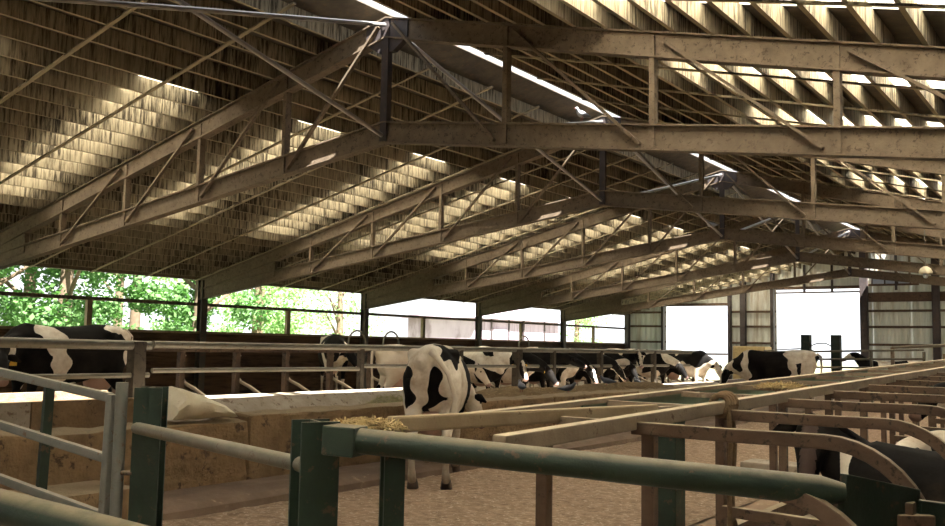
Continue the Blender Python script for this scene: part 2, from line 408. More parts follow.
M['kerb'] = paint('stained_kerb', (.20, .14, .10), (.14, .095, .065), (.30, .22, .15), .62, None, scale=3, rough=.95, bs=.8)
kb = MB().prism([(-7.16, 0), (-6.35, 0), (-6.36, .06), (-6.45, .10), (-6.7, .12), (-7.16, .09)], 4.6, 30).build('concrete_kerb', M['kerb'], None)
tag(kb, 'low rounded concrete kerb along the sawdust alley', 'kerb')
ff = MB().box((-9.95, -1.2, 0), (-7.62, 20.3, .30)); struct(ff, 'floor_feed_passage', M['curb'])
cb = MB(); cb.prism([(-10.75, 0), (-10.75, .66), (-10.62, .68), (-10.32, .66), (-9.95, .36), (-9.8, .30), (-9.8, 0)], 7.2, 12.8)
cb.prism([(-10.75, 0), (-10.75, .47), (-10.62, .49), (-10.4, .47), (-10.05, .34), (-9.8, .30), (-9.8, 0)], 12.8, 27.5)
o = cb.build('feed_curb', M['curb'], None); tag(o, 'pale sunlit concrete feed curb under the heads of the feeding cows', 'curb')
t = thing('feed_trough', 'long pale concrete trough in front of the black cow', 'trough', (-10.2, 4, 0))
for a, b, m in ((-1, 5.5, 'curb'), (5.52, 6.9, 'block')):
    MB().prism([(-10.72, .05), (-10.72, .80), (-10.60, .80), (-10.5, .45), (-10.1, .45), (-10.0, .74), (-9.88, .74), (-9.88, .05)], a, b).build('trough_section', M[m], t)
def heapz(x, y):
    u = (x + 9.05) / 1.3; w = max(0., 1 - u * u) ** .6
    t_ = min(1, max(0, (y - 11.2) / 3.)); e = min(1, max(0, (20.2 - y) / .8))
    h = (.37 + .17 * noise.noise((x * .9, y * .5, 1)) * .5) * t_ * e
    b = .16 * math.exp(-((x + 9.6) ** 2 / .16 + (y - 9.6) ** 2 / 1.4)) + .34 * math.exp(-((x + 9.5) ** 2 / .2 + (y - 11.3) ** 2 / .6))
    return .30 + w * h + b * .0 + .05 * w * noise.noise((x * 4, y * 4, 0)) * t_ + .02 * noise.noise((x * 11, y * 11, 0)) + .01
o = gridmesh(-10.25, -7.6, 7.6, 20.3, 60, 300, heapz).build('feed_heap', M['feed'], None, True)
tag(o, 'long brown heap of chopped feed in the passage before the cows', 'feed', kind='stuff')
def clump(name, c, r, n, mat, label, L=.14, seed=1, cat='hay'):
    rn = random.Random(seed); mb = MB()
    for _ in range(n):
        a = rn.random() * 2 * PI; q = rn.random() ** .5; hh = (1 - q * q) * rn.random() ** .4
        p = Vector((c[0] + r[0] * q * math.cos(a), c[1] + r[1] * q * math.sin(a), c[2] + r[2] * hh))
        d_ = Vector((rn.gauss(0, 1), rn.gauss(0, 1), rn.gauss(0, .35))).normalized() * L * rn.uniform(.5, 1)
        mb.bar(p - d_ / 2, p + d_ / 2, .006, .004)
    # packed core of the clump
    vs = []; fs = []; k = 14
    for j in range(5):
        for i in range(k):
            rr = math.cos(j * PI / 8.2) * .85; vs.append((c[0] + r[0] * rr * math.cos(2 * PI * i / k), c[1] + r[1] * rr * math.sin(2 * PI * i / k), c[2] + r[2] * .7 * math.sin(j * PI / 8.2)))
    for j in range(4):
        for i in range(k): fs.append((j * k + i, j * k + (i + 1) % k, (j + 1) * k + (i + 1) % k, (j + 1) * k + i))
    fs.append(tuple(4 * k + i for i in range(k))); fs.append(tuple(range(k)))
    mb.add(vs, fs)
    o = mb.build(name, mat); return tag(o, label, cat, kind='stuff')
clump('hay_clump', (-9.3, 10.9, .32), (.45, .8, .36), 1500, M['hay'], 'greenish hay clump on the trough floor below the white cow', .14, 1)
clump('straw_clump', (-9.4, 9.3, .31), (.35, .9, .16), 700, M['straw'], 'small golden straw mound beside the hay on the trough floor', .1, 2, 'straw')
clump('straw_tuft', (-2.52, 8.24, 1.125), (.26, .09, .045), 450, M['straw'], 'tuft of straw caught on the cross rail of the cubicles', .09, 3, 'straw')
clump('loose_straw', (-2.72, 3.05, 1.09), (.18, .10, .035), 350, M['straw'], 'wisps of straw lying on the end of the thick green rail', .07, 4, 'straw')

# white sack on the feed wall
def blob(mb, c, r, seed=0, amp=.15, nu=28, nv=18, fr=2., pw=.75):
    vs = []; fs = []
    sg = lambda a: math.copysign(abs(a) ** pw, a)
    for j in range(nv + 1):
        for i in range(nu):
            th = -PI / 2 + PI * j / nv; ph = 2 * PI * i / nu
            p = Vector((sg(math.cos(th)) * sg(math.cos(ph)), sg(math.cos(th)) * sg(math.sin(ph)), sg(math.sin(th))))
            k = 1 + amp * noise.noise(p * fr + Vector((seed, 0, 0)))
            vs.append((c[0] + p.x * r[0] * k, c[1] + p.y * r[1] * k, c[2] + p.z * r[2] * k))
    for j in range(nv):
        for i in range(nu): fs.append((j * nu + i, j * nu + (i + 1) % nu, (j + 1) * nu + (i + 1) % nu, (j + 1) * nu + i))
    return mb.add(vs, fs)
t = thing('feed_sack', 'crumpled cream woven sack lying on the feed wall behind the green post', 'sack', (-7.35, 5.65, .68))
mb = MB(); vs = []; fs = []; n = 26; k = 20
for i in range(n + 1):
    u = i / n; y = 5.36 + .74 * u; hgt = .31 * (1 - u) ** .55 * (1 if u > .12 else (.55 + u * 3.7)) + .03; wd = .27 - .06 * u
    for j in range(k):
        a = 2 * PI * j / k; kk = 1 + .16 * noise.noise((math.cos(a) * 2, math.sin(a) * 2, u * 5))
        vs.append((-7.38 + wd * math.cos(a) * kk, y, .70 + max(-.01, hgt * .5 + hgt * .5 * math.sin(a) * kk)))
for i in range(n):
    for j in range(k): fs.append((i * k + j, i * k + (j + 1) % k, (i + 1) * k + (j + 1) % k, (i + 1) * k + j))
fs += [tuple(range(k)), tuple(n * k + j for j in range(k))]
mb.add(vs, fs).build('sack_body', M['sack'], t, True)

# ------------------------------------------------------------------ feed fence (cows feed through it)
t = thing('feed_fence', 'long weathered pipe feed fence with the cows feeding behind', 'fence', (-10.9, 8, 0))
MB().tube([(-10.9, 7.75, 1.385), (-10.9, 14, 1.375), (-10.9, 27, 1.36)], .052).build('top_rail', M['galv'], t, True)
MB().tube([(-10.9, 7.75, 1.03), (-10.9, 11.95, 1.01)], .035).build('mid_rail', M['galv'], t, True)
MB().tube([(-10.9, 11.95, 1.06), (-10.9, 19, 1.0), (-10.9, 27, .97)], .035).build('mid_rail', M['galv'], t, True)
for y, w in ((11.94, .09), (14.86, .09), (16.96, .17), (18.49, .10), (20.81, .12), (24.0, .12), (27.0, .14)):
    MB().box((-10.9 - w / 2, y - w / 2, 0), (-10.9 + w / 2, y + w / 2, 1.38)).build('upright', M['post'], t)
t = thing('pen_rail', 'thick pipe rails crossing in front of the black cow', 'fence', (-10.9, 4, 0))
MB().tube([(-10.9, -1, 1.39), (-10.9, 4, 1.40), (-10.9, 7.7, 1.37)], .065).build('top_rail', M['galv'], t, True)
MB().tube([(-10.9, -1, .98), (-10.9, 7.7, .97)], .035).build('mid_rail', M['galv'], t, True)
MB().box((-11.0, 7.42, 0), (-10.83, 7.6, 1.42)).build('end_post', M['post'], t)

# ------------------------------------------------------------------ wall stalls (left side)
struct(MB().box((-16.4, 8.6, 0), (-12.2, 36, .22)), 'floor_stall_bed', M['sand'])
o = MB().box((-12.35, 8.6, .22), (-12.15, 36, .36)).build('bed_kerb', M['brown']); tag(o, 'brown kerb bar along the front of the wall-side stalls', 'kerb')
hr = thing('stall_head_rail', 'brown rail joining the wall-side stall posts, with thin pipe hoops above it', 'rail', (-13.2, 9, 1.2))
MB().box((-13.28, 8.7, 1.25), (-13.16, 36, 1.32)).build('rail_bar', M['brown'], hr)
ys = [8.75 + 1.2 * k for k in range(20)]
for k, y in enumerate(ys):
    t = thing('stall_divider', 'bent pipe stall divider in the row along the open side wall', 'divider', (-13.2, y, 0), 0, 'bent pipe dividers of the wall-side stalls')
    MB().box((-13.25, y - .05, .2), (-13.15, y + .05, 1.25)).build('upright', M['brown'], t)
    pts = arc((-13.2, y + .07, .92), .24, PI * .5, -PI * .42, 'xz', 8)
    pts = [(-13.5, y + .07, 1.16)] + pts
    lo = [(-13.2, y + .07, 1.2)] + [(-13.32, y + .07, 1.05), (-13.3, y + .07, .85), (-13.15, y + .07, .72), (-12.9, y + .07, .64), (-12.25, y + .07, .36)]
    MB().tube(lo, .032, 10).build('bent_pipe', M['rail'], t, True)
for y in (14.35, 15.45, 20.9):
    pts = [(-13.22, y - .26, 1.3)] + arc((-13.22, y, 1.46), .26, PI, 0, 'yz', 10) + [(-13.22, y + .26, 1.3)]
    MB().tube(pts, .022, 8).build('pipe_hoop', M['galv'], hr, True)
struct(MB().box((-13.6, 2.5, 0), (-11.15, 8.5, .18)), 'floor_standing', M['curb'])
struct(MB().box((-7.6, 30.2, 0), (-4.6, 32.6, .40)), 'floor_raised_bed', M['sand'])
# ------------------------------------------------------------------ gate and posts by the camera
def hbeam(mb, x, y, w, z0, z1, rz=0, tk=.012):
    ca, sa = math.cos(rz), math.sin(rz)
    def bx(a0, b0, a1, b1):
        vs = []
        for z in (z0, z1):
            for a, b in ((a0, b0), (a1, b0), (a1, b1), (a0, b1)): vs.append((x + a * ca - b * sa, y + a * sa + b * ca, z))
        mb.add(vs, [(0, 3, 2, 1), (4, 5, 6, 7), (0, 1, 5, 4), (1, 2, 6, 5), (2, 3, 7, 6), (3, 0, 4, 7)])
    h = w / 2
    bx(-h, -h, h, -h + tk * 1.5); bx(-h, h - tk * 1.5, h, h); bx(-tk / 2, -h, tk / 2, h)
t = thing('corner_post', 'thick green steel post with flat top where the big green pipe starts', 'post', (-2.78, 2.84, 0))
mb = MB(); hbeam(mb, -2.84, 2.84, .165, 0, 1.12, math.radians(62)); mb.build('steel_section', M['green'], t)
MB().bar((-2.72, 2.80, 1.055), (-2.58, 2.84, 1.05), .13, .12).build('end_bracket', M['green'], t, bevel=.008)
t = thing('gate_post', 'green steel post carrying the grey tubular gate', 'post', (-4.64, 3.3, 0))
mb = MB(); hbeam(mb, -4.655, 3.315, .155, 0, 1.175, math.radians(40)); mb.build('steel_section', M['green'], t)
MB().tube([(-4.775, 3.20, 0), (-4.775, 3.20, 1.2)], .035).build('hinge_pipe', M['gate'], t, True)
MB().tube([(-4.9, 3.18, .68), (-4.66, 3.22, .69)], .014, 8).build('latch_pin', M['brown'], t, True)
o = MB().tube([(-4.66, 3.23, .945), (-2.86, 2.82, .93)], .034).build('link_pipe', M['galv'], None, True)
tag(o, 'single grey-brown pipe joining the two green posts', 'rail')
t = thing('tubular_gate', 'grey tubular gate with three long bars beside the green post', 'gate', (-5.6, 3.2, 0))
for z0, z1 in ((1.235, 1.11), (.90, .76), (.56, .43)):
    a = Vector((-6.9, 3.16, z0 + (z0 - z1) * .45)); b = Vector((-4.85, 3.18, z1))
    MB().bar(a, b, .045, .055).build('gate_bar', M['gate'], t, bevel=.012)
MB().bar((-5.585, 3.21, .48), (-5.56, 3.21, 1.15), .06, .03).build('upright', M['green'], t)
MB().bar((-4.85, 3.18, .30), (-4.83, 3.18, 1.13), .06, .06).build('upright', M['gate'], t, bevel=.01)
MB().tube([(-6.95, 3.16, .3), (-6.95, 3.16, 1.3)], .03).build('upright', M['gate'], t, True)
o = MB().tube([(-3.75, 1.77, .85), (-2.68, 1.88, .785), (-1.7, 2.0, .70)], .062, 20).build('thick_rail', M['green'], None, True)
tag(o, 'worn dark green pipe crossing in front of the tubular gate', 'rail')

# big green pipe and its end plate
P0 = Vector((-2.60, 2.83, 1.055)); P1 = Vector((-.97, 3.60, .935))
t = thing('green_pipe_rail', 'thick dark green pipe rail in front of the cubicles', 'rail', tuple(P0))
dr = (P1 - P0)
MB().tube([P0, P0 + dr * .5, P1, P1 + dr.normalized() * .09], [.052, .053, .056, .036], 24).build('pipe', M['green'], t, True)
q = P1 + dr.normalized() * .09
MB().bar(q + Vector((-.02, 0, -.10)), (-.735, 4.08, .74), .03, .34).build('end_plate', M['green'], t, bevel=.004)
MB().bar((-.735, 4.08, .74), (-.35, 4.55, .66), .06, .26).build('side_plate', M['green'], t, bevel=.006)
MB().bar((-.80, 3.97, .80), (-.70, 4.12, .79), .11, .045).build('clamp', M['brown'], t, bevel=.008)
MB().box((-.79, 4.0, .80), (-.72, 4.07, .865)).build('clamp_block', M['brown'], t, bevel=.01)
MB().bar((-.93, 3.84, .745), (-.86, 3.92, .74), .06, .05).build('lug', M['brown'], t, bevel=.005)
mb = MB(); hbeam(mb, -2.50, 2.95, .085, 0, 1.0, math.radians(55), .01); o = mb.build('short_post', M['green'])
tag(o, 'slim green steel post under the thick pipe next to the corner post', 'post')

# ------------------------------------------------------------------ cubicles on the camera side
zr = lambda y: 1.0 + .0168 * y
X2, X3 = -2.1, -2.95
o = MB().bar((X2, 3.14, zr(3.14)), (X2, 24, zr(24)), .07, .075).build('neck_rail', M['rail'], None, bevel=.008)
tag(o, 'dusty square neck rail that every cubicle divider is welded to', 'rail')
t = thing('head_board', 'faded green board with dusty tan cap along the cubicle heads', 'board', (X3, 8, 0))
MB().bar((X3, 3.6, zr(3.6) + .0), (X3, 24, zr(24)), .075, .03).build('cap_rail', M['rail'], t)
MB().bar((X3 - .01, 5.4, zr(5.4) - .10), (X3 - .01, 24, zr(24) - .10), .02, .17).build('green_panel', M['green_dull'], t)
yd = [4.37 + 1.27 * k for k in range(14)]
for k, y in enumerate([3.5] + yd):
    if k < 4: continue
    o = MB().bar((X3 - .03, y - .02, zr(y) - .09), (X3 - .03 + .001, y - .02, 0), .07, .05).build('head_post', M['brown'])
    tag(o, 'brown upright post standing under the green head board', 'post', 'brown posts under the green head board')
for k, y in enumerate(yd):
    o = MB().bar((X3 + .03, y + .05, zr(y) - .02), (X2 - .03, y + .05, zr(y) - .02), .04, .04).build('cross_rail', M['rail'])
    tag(o, 'short dusty cross rail between the neck rail and the head board', 'rail', 'short cross rails of the cubicles')
for k, y in enumerate(yd):
    if k in (0,): yy = 3.5
    else: yy = y
    o = MB().bar((X2 - .02, yy + .03, 0), (X2 - .02, yy + .03, zr(yy) - .03), .055, .05).build('rail_post', M['brown'])
    tag(o, 'brown steel post carrying the square neck rail', 'post', 'brown posts under the square neck rail')
o = MB().bar((X2 - .02, 4.62, 0), (X2 - .02, 4.62, zr(4.6) - .03), .07, .06).build('rail_post', M['brown']); tag(o, 'brown post under the neck rail next to the wide green post', 'post')
def divider(y, zt, first):
    lab = 'rusty bent pipe cubicle divider running off the square neck rail' if not first else 'rusty divider whose curved end shows below the thick green pipe'
    t = thing('cubicle_divider', lab, 'divider', (X2, y, 0), 0, 'bent pipe cubicle dividers')
    if first: del t['group']
    xb = -1.15; r = .42
    pts = [(X2, y, zt), (-1.6, y, zt - .003)] + [(xb + .43 * math.sin(a), y, zt - .43 + .43 * math.cos(a)) for a in [i * PI / 20 for i in range(0, 11)]]
    pts += [(xb + .43, y, zt - .5)] + [(xb + .43 - .12 + .12 * math.cos(a), y, zt - .5 - .12 * math.sin(a)) for a in [i * PI / 10 for i in range(1, 6)]] + [(X2, y, zt - .62 + .03)]
    MB().tube(pts, .046, 4, .8).build('bent_pipe', M['brown'], t, False, bevel=.007)
divider(3.55, .925, True)
for y in yd: divider(y, zr(y) - .045 if y > 5 else 1.045, False)
o = MB().bar((-2.76, 3.23, 1.085), (-2.42, 5.35, 1.07), .055, .075).build('loose_rail', M['wood'], None, bevel=.012)
tag(o, 'loose timber rail lying with one end on the thick green pipe', 'rail')
o = MB().bar((-2.42, 5.35, 1.08), (-2.13, 5.95, 1.09), .025, .025).build('thin_bar', M['rail'])
tag(o, 'thin bar bridging the loose timber rail and the neck rail', 'bar')
o = MB().box((-3.16, 7.0, 0), (-2.99, 7.2, 1.03)).build('wide_post', M['green'], None, bevel=.01)
tag(o, 'wide green post standing in the sawdust behind the neck rail', 'post')
for i, (a, b) in enumerate((((-2.1, 3.6, .28), (-2.05, 24, .30)),)):
    o = MB().bar(a, b, .06, .14).build('lower_rail', M['brown']); tag(o, 'low brown board along the foot of the cubicles', 'board')
struct(MB().box((-2.2, 2.9, 0), (1.2, 26, .14)), 'floor_cubicle_bed', M['sand'])
o = MB().bar((-2.05, 4.4, .22), (-.2, 4.4, .2), .05, .12).build('bed_board', M['brown']); tag(o, 'rust-red board across the bedding at the mouth of the cubicle', 'board')
mb = MB(); blob(mb, (-1.55, 4.95, .14), (.5, .45, .14), 3, .2, pw=1); o = mb.build('bedding_mound', M['sand'], None, True); tag(o, 'pale heaped bedding beneath the thick green pipe', 'bedding', kind='stuff')
# boxes on the alley floor
o = MB().prism([(-3.6, 0), (-2.98, 0), (-2.98, .22), (-3.6, .22)], 10.2, 10.6).build('concrete_slab', M['curb'], None, bevel=.02)
tag(o, 'pale concrete block lying on the alley behind the cubicles', 'block')
# rope hanging on the neck rail
t = thing('rope_coil', 'brown jute rope looped and knotted over the neck rail', 'rope', (X2, 5.62, 1.1))
mb = MB()
for k in range(4):
    yy = 5.60 + .035 * k
    pts = [(X2 + (.052 + .005 * k) * math.cos(a), yy + .02 * math.sin(2 * a), zr(yy) + .01 + (.062 + .004 * k) * math.sin(a)) for a in [i * PI / 8 for i in range(17)]]
    mb.tube(pts, .017, 8)
mb.build('knot', M['rope'], t, True)
for k, (dx, L) in enumerate(((-.03, .72), (.03, .86))):
    pts = [(X2 + .06, 5.62 + dx, zr(5.6)), (X2 + .075, 5.62 + dx * 1.4, zr(5.6) - .2), (X2 + .06, 5.62 + dx, zr(5.6) - L * .6), (X2 + .07, 5.60 + dx, zr(5.6) - L)]
    MB().tube(pts, .014, 8).build('rope_end', M['rope'], t, True)
pts = [(X2 + .07 + .0, 5.62 + .06 * math.cos(a), .34 + .08 * math.sin(a)) for a in [i * PI / 8 for i in range(17)]]
MB().tube(pts, .013, 8).build('rope_loop', M['rope'], t, True)

# ------------------------------------------------------------------ pen gates near the far doorway
for x, s in ((-8.13, 'green post before the far doorway, next to the standing cow'), (-7.25, 'green post before the far doorway, with the gate rails crossing it')):
    o = MB().box((x - .13, 28.9, 0), (x + .13, 29.15, 1.96)).build('doorway_post', M['green']); tag(o, 'thick dark ' + s, 'post')
t = thing('pen_gate', 'long low pipe gate in front of the far doorway', 'gate', (-7, 28.7, 0))
for z, dz in ((1.45, .14), (1.22, .1), (.98, .08), (.75, .04)):
    MB().tube([(-7.88, 28.75, z), (-4.8, 28.75, z + dz * .75)], .032, 8).build('gate_rail', M['galv'], t, True)
for x in (-7.88, -6.2, -4.8): MB().box((x - .035, 28.7, 0), (x + .035, 28.78, 1.5)).build('upright', M['galv'], t)
t = thing('alley_gate', 'high pipe rail running in from beside the gable wall', 'gate', (-4, 27.5, 0))
MB().tube([(-5.9, 30.2, 1.62), (-4.4, 27.6, 1.66), (-3.5, 26, 1.68)], .045, 8).build('rail', M['rail'], t, True)
MB().box((-5.95, 30.1, 0), (-5.85, 30.2, 1.62)).build('upright', M['rail'], t)
MB().box((-3.58, 26, 0), (-3.45, 26.1, 1.68)).build('upright', M['rail'], t)
t = thing('wire_cable', 'sagging steel cable strung between the doorway and the green posts', 'cable', (-8, 29, 1.5))
MB().tube([(-8.0, 29.0, 1.62), (-7.8, 29, 1.70), (-7.55, 29, 1.71), (-7.38, 29, 1.62)], .018, 6).tube([(-9.4, 28.9, 1.45), (-8.8, 28.95, 1.5), (-8.26, 29, 1.54)], .018, 6).build('strand', M['wire'], t, True)
o = MB().box((-5.7, 37.9, 0), (-4.3, 38.5, 1.45)).build('timber_partition', M['wood']); tag(o, 'pale timber partition at the foot of the gable', 'partition')

# ------------------------------------------------------------------ cows
def loft(bm_v, bm_f, rings, n=16):
    """rings: (centre, w, h, T, side)"""
    b0 = len(bm_v)
    for c, w, h, T, S in rings:
        U = S.cross(T).normalized() * -1
        for k in range(n):
            a = 2 * PI * k / n; bm_v.append(c + S * (w * math.cos(a)) + U * (h * math.sin(a)))
    m = len(rings)
    for i in range(m - 1):
        for k in range(n): bm_f.append((b0 + i * n + k, b0 + i * n + (k + 1) % n, b0 + (i + 1) * n + (k + 1) % n, b0 + (i + 1) * n + k))
    bm_f.append(tuple(b0 + k for k in range(n - 1, -1, -1))); bm_f.append(tuple(b0 + (m - 1) * n + k for k in range(n)))
def chain(pts, rad, side=None):
    out_ = []; pts = [Vector(p) for p in pts]
    for i, p in enumerate(pts):
        T = (pts[min(i + 1, len(pts) - 1)] - pts[max(i - 1, 0)]).normalized()
        S = side if side is not None else Vector((0, 1, 0))
        S = (S - T * S.dot(T)).normalized()
        r = rad[i]; w, h = r if isinstance(r, tuple) else (r, r)
        out_.append((p, w, h, T, S))
    return out_
BODY = [(-.90, 1.20, 1.34, .07), (-.86, 1.00, 1.40, .17), (-.76, .82, 1.43, .25), (-.60, .72, 1.445, .29), (-.42, .70, 1.45, .30), (-.2, .64, 1.42, .325),
        (.05, .60, 1.405, .355), (.28, .60, 1.40, .345), (.48, .63, 1.42, .30), (.62, .67, 1.44, .255), (.76, .74, 1.38, .20), (.88, .84, 1.26, .13)]
def cow(label, loc, head_deg, poll, muz, lying=False, base='b', blobs=(), seed=None, thr=.05, vox=.03, scale=1., tail=None, mat='hide', tags=False, udder=True, group=None, flip=False, face=None, lower=.62):
    dz = -lower if lying else 0.
    t = thing('cow', label, 'cow', loc, math.radians(head_deg), group); t.scale = (scale,) * 3
    V = []; F = []
    rings = []
    for i, (x, zb, zt, w) in enumerate(BODY):
        if lying: w *= 1.12
        rings.append((Vector((x, 0, (zb + zt) / 2 + dz)), w, (zt - zb) / 2, Vector((1, 0, 0)), Vector((0, 1, 0))))
    loft(V, F, rings, 20)
    # hip bones and withers give the angular topline
    for sy in (-1, 1):
        loft(V, F, chain([(-.60, .17 * sy, 1.34 + dz), (-.52, .215 * sy, 1.335 + dz), (-.40, .21 * sy, 1.29 + dz)], [.06, .07, .05]), 8)
        loft(V, F, chain([(-.88, .09 * sy, 1.26 + dz), (-.93, .10 * sy, 1.24 + dz)], [.07, .05]), 8)
    P = Vector(poll); Z = Vector(muz)
    nb = Vector((.62, 0, 1.10 + dz)); nm = nb.lerp(P, .5) + Vector((.02, 0, .02))
    hd = (Z - P).normalized(); sd = Vector((0, 0, 1)).cross(Vector((hd.x, hd.y, 0)) if abs(hd.x) + abs(hd.y) > .15 else Vector((1, 0, 0))).normalized()
    loft(V, F, chain([(.48, 0, 1.08 + dz), nb, nm, P + hd * .02], [(.23, .33), (.18, .27), (.115, .19), (.095, .12)], sd.lerp(Vector((0, 1, 0)), .5).normalized()), 14)
    L = .50; hp = [P - hd * .05, P + hd * .05, P + hd * .17, P + hd * .30, P + hd * .41, P + hd * .49, P + hd * .52]
    loft(V, F, chain(hp, [(.06, .05), (.10, .095), (.108, .11), (.078, .088), (.065, .068), (.072, .066), (.05, .045)], sd), 14)
    U = sd.cross(hd).normalized()
    if U.dot(Vector((-hd.z, 0, abs(hd.x) + .3))) < 0 and U.z < 0: U = -U
    # legs
    hoofs = []
    if not lying:
        for sy in (-1, 1):
            j = .02 * sy
            loft(V, F, chain([(-.62, .15 * sy, 1.12), (-.60, .175 * sy, .92), (-.60, .18 * sy, .76), (-.70, .175 * sy, .60), (-.80, .17 * sy, .50), (-.785, .17 * sy, .40), (-.76, .17 * sy, .22), (-.745, .17 * sy, .13), (-.70, .17 * sy, .07)],
                             [(.15, .26), (.13, .21), (.10, .155), (.062, .085), (.05, .062), (.04, .045), (.036, .038), (.046, .05), (.05, .055)]), 12)
            hoofs.append((-.68, .17 * sy))
            loft(V, F, chain([(.58, .17 * sy, 1.05), (.57, .185 * sy, .86), (.56, .18 * sy, .70), (.575, .165 * sy, .55), (.585, .16 * sy, .42), (.575, .16 * sy, .34), (.575, .16 * sy, .2), (.58, .16 * sy, .12), (.61, .16 * sy, .07)],
                             [(.11, .17), (.105, .135), (.075, .09), (.052, .058), (.055, .055), (.04, .04), (.036, .036), (.046, .048), (.05, .052)]), 12)
            hoofs.append((.63, .16 * sy))
    else:
        for sy in (-1, 1):
            loft(V, F, chain([(-.6, .2 * sy, .42), (-.35, .32 * sy, .24), (-.15, .40 * sy, .12), (-.45, .44 * sy, .07), (-.72, .40 * sy, .06), (-.85, .36 * sy, .05)],
                             [.2, .19, .11, .06, .05, .055]), 10)
            loft(V, F, chain([(.55, .16 * sy, .38), (.62, .2 * sy, .2), (.85, .2 * sy, .10), (.62, .24 * sy, .06), (.45, .25 * sy, .05)], [.14, .11, .07, .05, .045]), 10)
    me = bpy.data.meshes.new('tmp'); me.from_pydata([tuple(v) for v in V], [], F)
    bm = bmesh.new(); bm.from_mesh(me); bmesh.ops.recalc_face_normals(bm, faces=bm.faces); bm.to_mesh(me); bm.free()
    tmp = bpy.data.objects.new('tmp', me); C.objects.link(tmp)
    rm = tmp.modifiers.new('r', 'REMESH'); rm.mode = 'VOXEL'; rm.voxel_size = vox
    sm = tmp.modifiers.new('s', 'SMOOTH'); sm.factor = .5; sm.iterations = 4
    dg = bpy.context.evaluated_depsgraph_get(); me2 = bpy.data.meshes.new_from_object(tmp.evaluated_get(dg))
    bpy.data.objects.remove(tmp)
    pa = me2.attributes.new('patch', 'FLOAT', 'POINT'); sk = me2.attributes.new('skin', 'FLOAT', 'POINT')
    sgn = -1. if base == 'b' else 1.
    so = Vector(((seed or 0) * 7.3, (seed or 0) * 3.1, 0))
    pv = []; sv = []
    wob = lambda c: c + Vector((noise.noise(c * 5 + so), noise.noise(c * 5 + so + Vector((9, 0, 0))), noise.noise(c * 5 + so + Vector((0, 9, 0))))) * .13
    for v in me2.vertices:
        p = v.co; val = sgn * .6
        if seed is not None:
            q = Vector((p.x * 1.5, p.y * 1.5, p.z * 1.3)) + so
            val = (noise.noise(q) + .3 * noise.noise(q * 2.3) + thr) * 3 * (1)
            if not lying and p.z < .45: val = max(val, .5)          # white stockings
        best = -9
        for b in blobs:
            p = wob(v.co); e = 1 - math.sqrt(((p.x - b[0]) / b[3]) ** 2 + ((p.y - b[1]) / b[4]) ** 2 + ((p.z - b[2]) / b[5]) ** 2)
            s_ = b[6] if len(b) > 6 else -sgn
            if e > -.25:
                w_ = min(1, max(0, (e + .25) / .5)); val = val * (1 - w_) + s_ * .6 * w_
                if abs(e) < .25: pass
        # face: head region
        p = v.co; dh = (p - P).dot(hd); rr = (p - P - hd * max(0, min(.5, dh))).length
        if face and dh > 0.0 and rr < .16:
            s_c = (p - P).dot(sd)
            if face == 'blaze': val = .6 if abs(s_c) < .045 else -.6
            elif face == 'white': val = .6
            elif face == 'black': val = -.6
            elif face == 'grey': val = -.6
        pv.append(val); sv.append(1. if dh > .455 and rr < .2 else (.365 if face == 'grey' and dh > 0 and rr < .16 and abs((p - P).dot(sd)) < .055 else 0.))
    pa.data.foreach_set('value', pv); sk.data.foreach_set('value', sv)
    me2.name = 'body'; me2.materials.clear(); link('body', me2, M[mat], t, True)
    I = Matrix.Identity(4)
    def part(mb, name, m_, par=None, smooth=True):
        o_ = bpy.data.meshes.new(name); o_.from_pydata(mb.v, [], mb.f)
        b_ = bmesh.new(); b_.from_mesh(o_); bmesh.ops.recalc_face_normals(b_, faces=b_.faces); b_.to_mesh(o_); b_.free()
        return link(name, o_, m_, par or t, smooth)
    for x, y in hoofs:
        part(MB().tube([(x + .03, y, 0), (x + .02, y, .05), (x, y, .09)], [.062, .055, .046], 10), 'hoof', M['hoof'])
    for sy in (-1, 1):
        e0 = P + hd * .03 + sd * .085 * sy; e1 = e0 + sd * .09 * sy - Vector((0, 0, .015)) + hd * .0; e2 = e1 + sd * .09 * sy - Vector((0, 0, .05))
        mb = MB(); vs = []
        mb.tube([e0, e0.lerp(e1, .6), e1, e2], [.022, .045, .05, .012], 8, .45)
        eo = part(mb, 'ear', M['hide'])
        if tags:
            c = e1 - Vector((0, 0, .055)); w = hd.cross(sd) * .0
            part(MB().bar(c + Vector((0, 0, .045)), c - Vector((0, 0, .04)), .085, .008, tuple(sd.cross(Vector((0, 0, 1))))), 'ear_tag', M['tag'], eo, False)
        ey = P + hd * .155 + sd * .098 * sy + U * .035
        mb = MB(); blob(mb, ey, (.018, .018, .018), 0, 0, 10, 8, pw=1); part(mb, 'eye', M['eye'])
    if not lying:
        tl = tail or [(-.90, 0, 1.36), (-.99, .01, 1.28), (-1.0, .015, 1.05), (-.98, .02, .8), (-.97, .02, .62), (-.97, .02, .42)]
        part(MB().tube(tl, [.04, .034, .026, .022, .035, .018][:len(tl)], 8), 'tail', M['hide_pale'])
        if udder:
            mb = MB(); blob(mb, (-.50, 0, .66), (.2, .16, .17), 1, .06, pw=.9); part(mb, 'udder', M['udder'])
    for ch in t.children:
        if ch.name.startswith(('ear', 'tail')) and 'patch' not in ch.data.attributes:
            a_ = ch.data.attributes.new('patch', 'FLOAT', 'POINT'); a_.data.foreach_set('value', [.5 if ch.name.startswith('tail') else -.5] * len(ch.data.vertices))
    return t
F_DN = ((1.2, 0, 1.0), (1.44, 0, .58))
